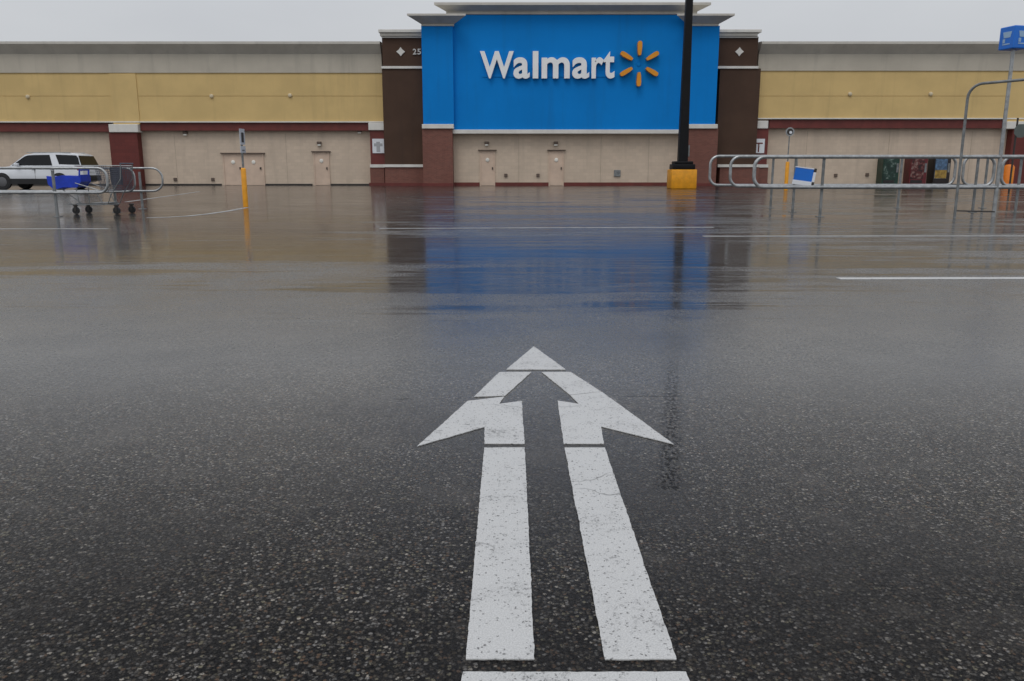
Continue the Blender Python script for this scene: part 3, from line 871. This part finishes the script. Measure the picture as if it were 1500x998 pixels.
# ------------------------------------------------------------------ white SUV
def suv():
    yS = gnd(0, 278)[1]                # near side
    s = 1200.0 / yS
    xr = xof(121, 265, yS)             # rear bumper, near side
    Lc = 5.0; Wc = 1.98
    t = thing('parked_car', 'white five door car with dark windows parked by the wall behind the left rails', 'car', (xr - Lc / 2, yS + Wc / 2, 0))
    X = lambda l: xr - Lc + l          # l from the front bumper; car faces left
    yc = yS + Wc / 2
    def loft(stations, name, mat, seg_mode=None):
        # station: (l, z0, z1, half width bottom, half width top)
        loops = []
        for (l, z0, z1, w0, w1) in stations:
            c = .08
            lp = [(-w0 + .06, z0), (-w0, z0 + c), (-max(w0, w1) - .0, (z0 + z1) / 2), (-w1, z1 - c), (-w1 + .09, z1), (w1 - .09, z1), (w1, z1 - c), (max(w0, w1), (z0 + z1) / 2), (w0, z0 + c), (w0 - .06, z0)]
            loops.append([(X(l), yc + a, b) for a, b in lp])
        return MB().quad_strip(loops).build(name, mat, t, True)
    loft([(0, .48, .86, .72, .70), (.12, .36, .98, .86, .84), (.5, .32, 1.06, .96, .90), (1.2, .30, 1.13, .99, .93), (1.6, .30, 1.16, .99, .94), (3.6, .30, 1.18, .99, .94), (4.6, .32, 1.20, .98, .93), (4.92, .42, 1.18, .93, .90), (5.0, .5, 1.12, .86, .84)], 'body', M['carwhite'])
    # cabin with slanted screens
    prof = [(1.35, 1.12), (2.12, 1.70), (2.6, 1.79), (3.8, 1.80), (4.55, 1.76), (4.78, 1.68), (4.97, 1.15)]
    cab = MB()
    loops = []
    for l, z in prof:
        k_ = (z - 1.1) / .67
        hw = .93 - .19 * k_
        loops.append((l, z, hw))
    rings = []
    for sgn in (-1, 1):
        rings.append([(X(l), yc + sgn * hw, z) for l, z, hw in loops])
    inner = []
    cab.quad_strip([rings[0], [(a, yc + (b - yc) * .86, c + (.03 if c > 1.5 else 0)) for a, b, c in rings[0]], [(a, yc + (b - yc) * .86, c + (.03 if c > 1.5 else 0)) for a, b, c in rings[1]], rings[1]])
    cab.build('roof', M['carwhite'], t, True)
    def side_win(pts, sgn, name='side_window'):
        def put(p, off):
            l, z = p
            k_ = (z - 1.1) / .67
            return (X(l), yc + sgn * (.93 - .19 * k_ + off), z)
        return MB().prism(pts, lambda p: put(p, .012), lambda p: put(p, -.02)).build(name, M['glass'], t)
    for sgn in (-1, 1):
        side_win([(1.50, 1.19), (2.60, 1.19), (2.60, 1.70), (2.28, 1.685), (2.1, 1.62)], sgn)
        side_win([(2.60, 1.19), (2.70, 1.19), (2.70, 1.70), (2.60, 1.70)], sgn, 'door_pillar')
        side_win([(2.70, 1.19), (3.52, 1.19), (3.36, 1.71), (2.70, 1.70)], sgn)
        side_win([(3.86, 1.25), (4.90, 1.22), (4.80, 1.56), (4.70, 1.68), (3.66, 1.72)], sgn)
        MB().box(X(1.0), X(4.3), yc + sgn * .985 - .02, yc + sgn * .985 + .02, .27, .54, .01).build('sill_cladding', M['rubber'], t)
        MB().box(X(1.72), X(1.92), yc + sgn * 1.06 - .09, yc + sgn * 1.06 + .09, 1.16, 1.30, .03).build('wing_mirror', M['carwhite'], t)
        for l in (2.5, 3.4):
            MB().box(X(l), X(l + .18), yc + sgn * .985 - .015, yc + sgn * .985 + .025, 1.0, 1.035, .008).build('door_handle', M['carwhite'], t)
        for l in (2.65, 3.58):
            MB().box(X(l), X(l + .012), yc + sgn * .978 - .014, yc + sgn * .978 + .014, .52, 1.12).build('door_gap', M['dark'], t)
        MB().box(X(4.74), X(4.985), yc + sgn * .84 - .1, yc + sgn * .84 + .1, .92, 1.13, .03).build('taillight', M['taillight'], t)
        MB().box(X(2.2), X(4.4), yc + sgn * .70 - .02, yc + sgn * .70 + .02, 1.80, 1.84, .01).build('roof_rail', M['galv'], t)
        for l in (.98, 3.86):
            wy = yc + sgn * .88
            MB().lathe([(.43, -.03), (.43, .03)], (X(l), yc + sgn * .985, .40), 'Y', 24).build('wheel_arch', M['rubber'], t)
            w = MB().lathe([(.22, -.12), (.35, -.125), (.385, -.09), (.385, .09), (.35, .125), (.22, .12)], (X(l), yc + sgn * .905, .385), 'Y', 28).build('wheel', M['rubber'], t, True)
            MB().lathe([(.05, sgn * .142), (.21, sgn * .135), (.24, sgn * .128), (.24, sgn * .09)], (X(l), yc + sgn * .905, .385), 'Y', 20).build('rim', M['alloy'], w, True)
    # rear screen, bumper, plate
    pts = [(-.74, 4.80, 1.66), (.74, 4.80, 1.66), (.87, 4.965, 1.20), (-.87, 4.965, 1.20)]
    MB().quad_strip([[(X(l + .012), yc + a, z + .006) for a, l, z in pts], [(X(l - .03), yc + a, z - .01) for a, l, z in pts]]).build('rear_window', M['glass'], t)
    pts = [(-.82, 1.46, 1.22), (.82, 1.46, 1.22), (.70, 2.08, 1.66), (-.70, 2.08, 1.66)]
    MB().quad_strip([[(X(l - .022), yc + a, z + .02) for a, l, z in pts], [(X(l + .02), yc + a, z - .02) for a, l, z in pts]]).build('windscreen', M['glass'], t)
    MB().box(X(4.86), X(5.06), yc - .9, yc + .9, .42, .70, .05).build('rear_bumper', M['rubber'], t, True)
    MB().box(X(5.0), X(5.025), yc - .26, yc + .26, .86, 1.0, .004).build('number_plate', M['signwhite'], t)
    for sgn in (-1, 1):
        MB().box(X(.02), X(.3), yc + sgn * .66 - .16, yc + sgn * .66 + .16, .82, .96, .03).build('headlight', M['lamp'], t)
    MB().box(X(-.01), X(.1), yc - .45, yc + .45, .6, .86, .03).build('grille', M['dark'], t)
suv()

# ------------------------------------------------------------------ long shopping cart with a blue child seat
def cart():
    y0 = gnd(150, 315)[1] + .55
    sc = y0 / 1200.0 * 1.01
    X = lambda px: xof(px, 290, y0)
    Z = lambda py: zof(py, y0)
    w = .30
    t = thing('shopping_cart', 'long grey shopping cart with a bright blue child seat left inside the left rails', 'shopping cart', (X(150), y0, 0))
    # blue seat tub: a scooped bench, higher at the back
    out = [(X(74), Z(258)), (X(75), Z(270)), (X(82), Z(277)), (X(116), Z(274)), (X(124), Z(266)), (X(124.5), Z(256)), (X(118.5), Z(258)), (X(96), Z(257)), (X(84), Z(259.5))]
    seat = MB().prism(out, lambda p: (p[0] + .07, y0 - .2, p[1]), lambda p: (p[0] + .07, y0 + .2, p[1])).build('child_seat', M['cartblue'], t)
    for s in (-1, 1):
        pts = [(X(76), Z(261)), (X(77), Z(270)), (X(84), Z(278)), (X(98), Z(274)), (X(117), Z(275)), (X(124), Z(266)), (X(124), Z(259)), (X(117), Z(260)), (X(88), Z(262))]
        MB().prism(pts, lambda p: (p[0] + .07, y0 + s * .23, p[1]), lambda p: (p[0] + .07, y0 + s * .201, p[1])).build('side_panel', M['cartblue'], seat)
    MB().tube([(X(122) + .07, y0 - .21, Z(258)), (X(123) + .07, y0 - .21, Z(249)), (X(123) + .07, y0 + .21, Z(249)), (X(122) + .07, y0 + .21, Z(258))], .02, 10).build('grab_bar', M['cartblue'], seat, True)
    # basket of wire with a charcoal bumper shell at the end
    bl, br, bt, bb = X(150), X(190), Z(243), Z(279)
    xl, xr2 = X(152), X(189)
    def wires(y_list, r_, step):
        m2 = MB()
        nz = int((bt - bb) / step); nx = int((xr2 - xl) / step)
        for yy in y_list:
            for k_ in range(nz + 1):
                zz = bb + (bt - bb) * k_ / nz
                ins = .10 * (1 - k_ / nz)
                m2.tube([(xl + ins, yy, zz), (xr2 - ins * .3, yy, zz)], r_, 5)
            for k_ in range(nx + 1):
                f = k_ / nx
                m2.tube([(xl + .10 + (xr2 - xl - .13) * f, yy, bb), (xl + (xr2 - xl) * f, yy, bt)], r_, 5)
        return m2
    wires([y0 - w], .0042, .042).build('wire_side', M['cartgrey'], t)
    wires([y0 + w], .0042, .042).build('wire_side', M['cartgrey'], t)
    m2 = MB()
    for k_ in range(14):
        yy = y0 - w + 2 * w * k_ / 13
        m2.tube([(xl, yy, bt), (xl + .10, yy, bb), (xr2 - .03, yy, bb), (xr2, yy, bt)], .004, 5)
    m2.build('wire_floor', M['cartgrey'], t)
    MB().box(xr2 - .25, xr2 - .235, y0 - w + .02, y0 + w - .02, bb + .12, bt - .03).build('seat_flap', M['cartgrey'], t)
    b_ = MB()
    for s in (-1, 1):
        b_.tube([(X(124), y0 + s * w, bt), (X(189), y0 + s * w, bt)], .011, 8)
        b_.tube([(X(122), y0 + s * w, Z(268)), (xl + .09, y0 + s * w, bb)], .011, 8)
    b_.build('basket_rim', M['galv'], t, True)
    MB().tube([(X(190), y0 - w - .02, Z(240)), (X(190), y0 + w + .02, Z(240))], .018, 10).build('handle', M['cartgrey'], t, True)
    b_ = MB()
    for s in (-1, 1):
        b_.tube([(X(190), y0 + s * w, Z(240)), (X(188), y0 + s * w, Z(262)), (X(172), y0 + s * w, Z(285)), (X(166), y0 + s * w, Z(299)), (X(120), y0 + s * (w - .06), Z(299.5)), (X(104), y0 + s * (w - .1), Z(299))], .0125, 8)
        b_.tube([(X(150), y0 + s * w, bb), (X(160), y0 + s * w, Z(299))], .011, 8)
        b_.tube([(X(84), y0 + s * (w - .08), Z(277)), (X(112), y0 + s * (w - .08), Z(299))], .011, 8)
        b_.tube([(X(122), y0 + s * (w - .02), Z(274)), (X(123), y0 + s * (w - .06), Z(299))], .011, 8)
    for px in (112, 140, 166):
        b_.tube([(X(px), y0 - w + .06, Z(299.5)), (X(px), y0 + w - .06, Z(299.5))], .010, 8)
    b_.build('frame', M['galv_dull'], t, True)
    MB().box(X(140), X(165), y0 - w + .05, y0 + w - .05, Z(298), Z(296.5), .004).build('lower_tray', M['galv_dull'], t)
    # castors
    for px, s in ((117, -1), (121, 1), (176, -1), (185, 1)):
        yy = y0 + s * (w - .07)
        zt_ = .36 if px < 150 else .33
        r = .085
        wh = MB().lathe([(.03, -.02), (r - .012, -.022), (r, -.012), (r, .012), (r - .012, .022), (.03, .02)], (X(px), yy, r), 'Y', 18).build('wheel', M['rubber'], t, True)
        f_ = MB()
        for q in (-1, 1):
            f_.box(X(px) - .03, X(px) + .02, yy + q * .03 - .004, yy + q * .03 + .004, r - .02, Z(299.5) - .02)
        f_.box(X(px) - .045, X(px) + .045, yy - .04, yy + .04, Z(299.5) - .03, Z(299.5) + .01, .006)
        f_.build('fork', M['dark'], wh)
    return t
cart()

# ------------------------------------------------------------------ overcast daylight
SUN_EL, SUN_AZ = math.radians(58), math.radians(200)    # behind the lens, a little to the left
w = bpy.data.worlds.new('World'); SC.world = w; w.use_nodes = True
nt = w.node_tree
bg = nt.nodes['Background']
sky = N(nt, 'ShaderNodeTexSky'); sky.sky_type = 'NISHITA'; sky.sun_disc = False
sky.sun_elevation = SUN_EL; sky.sun_rotation = SUN_AZ; sky.air_density = 1.5; sky.dust_density = 4.0
hs = N(nt, 'ShaderNodeHueSaturation'); hs.inputs['Saturation'].default_value = .25
L(nt, sky.outputs[0], hs.inputs['Color'])
tc = N(nt, 'ShaderNodeTexCoord')
sx_ = N(nt, 'ShaderNodeSeparateXYZ'); L(nt, tc.outputs['Generated'], sx_.inputs[0])
gr = maprange(nt, sx_.outputs[2], 0.13, .50, 0, 1)
cl = noise(nt, tc.outputs['Generated'], 2.2, 5, .55, 1, 1, 2.5)
base = mix(nt, gr, (5.8, 6.0, 6.3), (7.9, 8.2, 8.8))
base = mix(nt, maprange(nt, cl, .3, .7, 0, .28), base, (4.2, 4.4, 4.9))
cc = mix(nt, .85, hs.outputs[0], base)
L(nt, cc, bg.inputs['Color'])
bg.inputs['Strength'].default_value = .10
sl = bpy.data.lights.new('sun', 'SUN'); sl.energy = .6; sl.angle = math.radians(25); sl.color = (1, .97, .93)
so = bpy.data.objects.new('sun', sl); C.objects.link(so)
d = Vector((math.sin(SUN_AZ) * math.cos(SUN_EL), math.cos(SUN_AZ) * math.cos(SUN_EL), math.sin(SUN_EL)))
so.rotation_euler = (-d).to_track_quat('-Z', 'Y').to_euler()
so.location = d * 60

# ------------------------------------------------------------------ camera and view
cam = bpy.data.cameras.new('camera'); cam.sensor_width = 36; cam.lens = 36 * F
cam.clip_start = .05; cam.clip_end = 5000
co = bpy.data.objects.new('camera', cam); C.objects.link(co)
co.location = (0, 0, H); co.rotation_euler = (PI / 2 - PITCH, 0, 0)
SC.camera = co
SC.view_settings.view_transform = 'Standard'
SC.view_settings.look = 'None'
SC.view_settings.exposure = 0.1
SC.view_settings.gamma = 1
SC.view_settings.use_curve_mapping = False
for o in bpy.data.objects:
    if '_org' in o.keys():
        del o['_org']
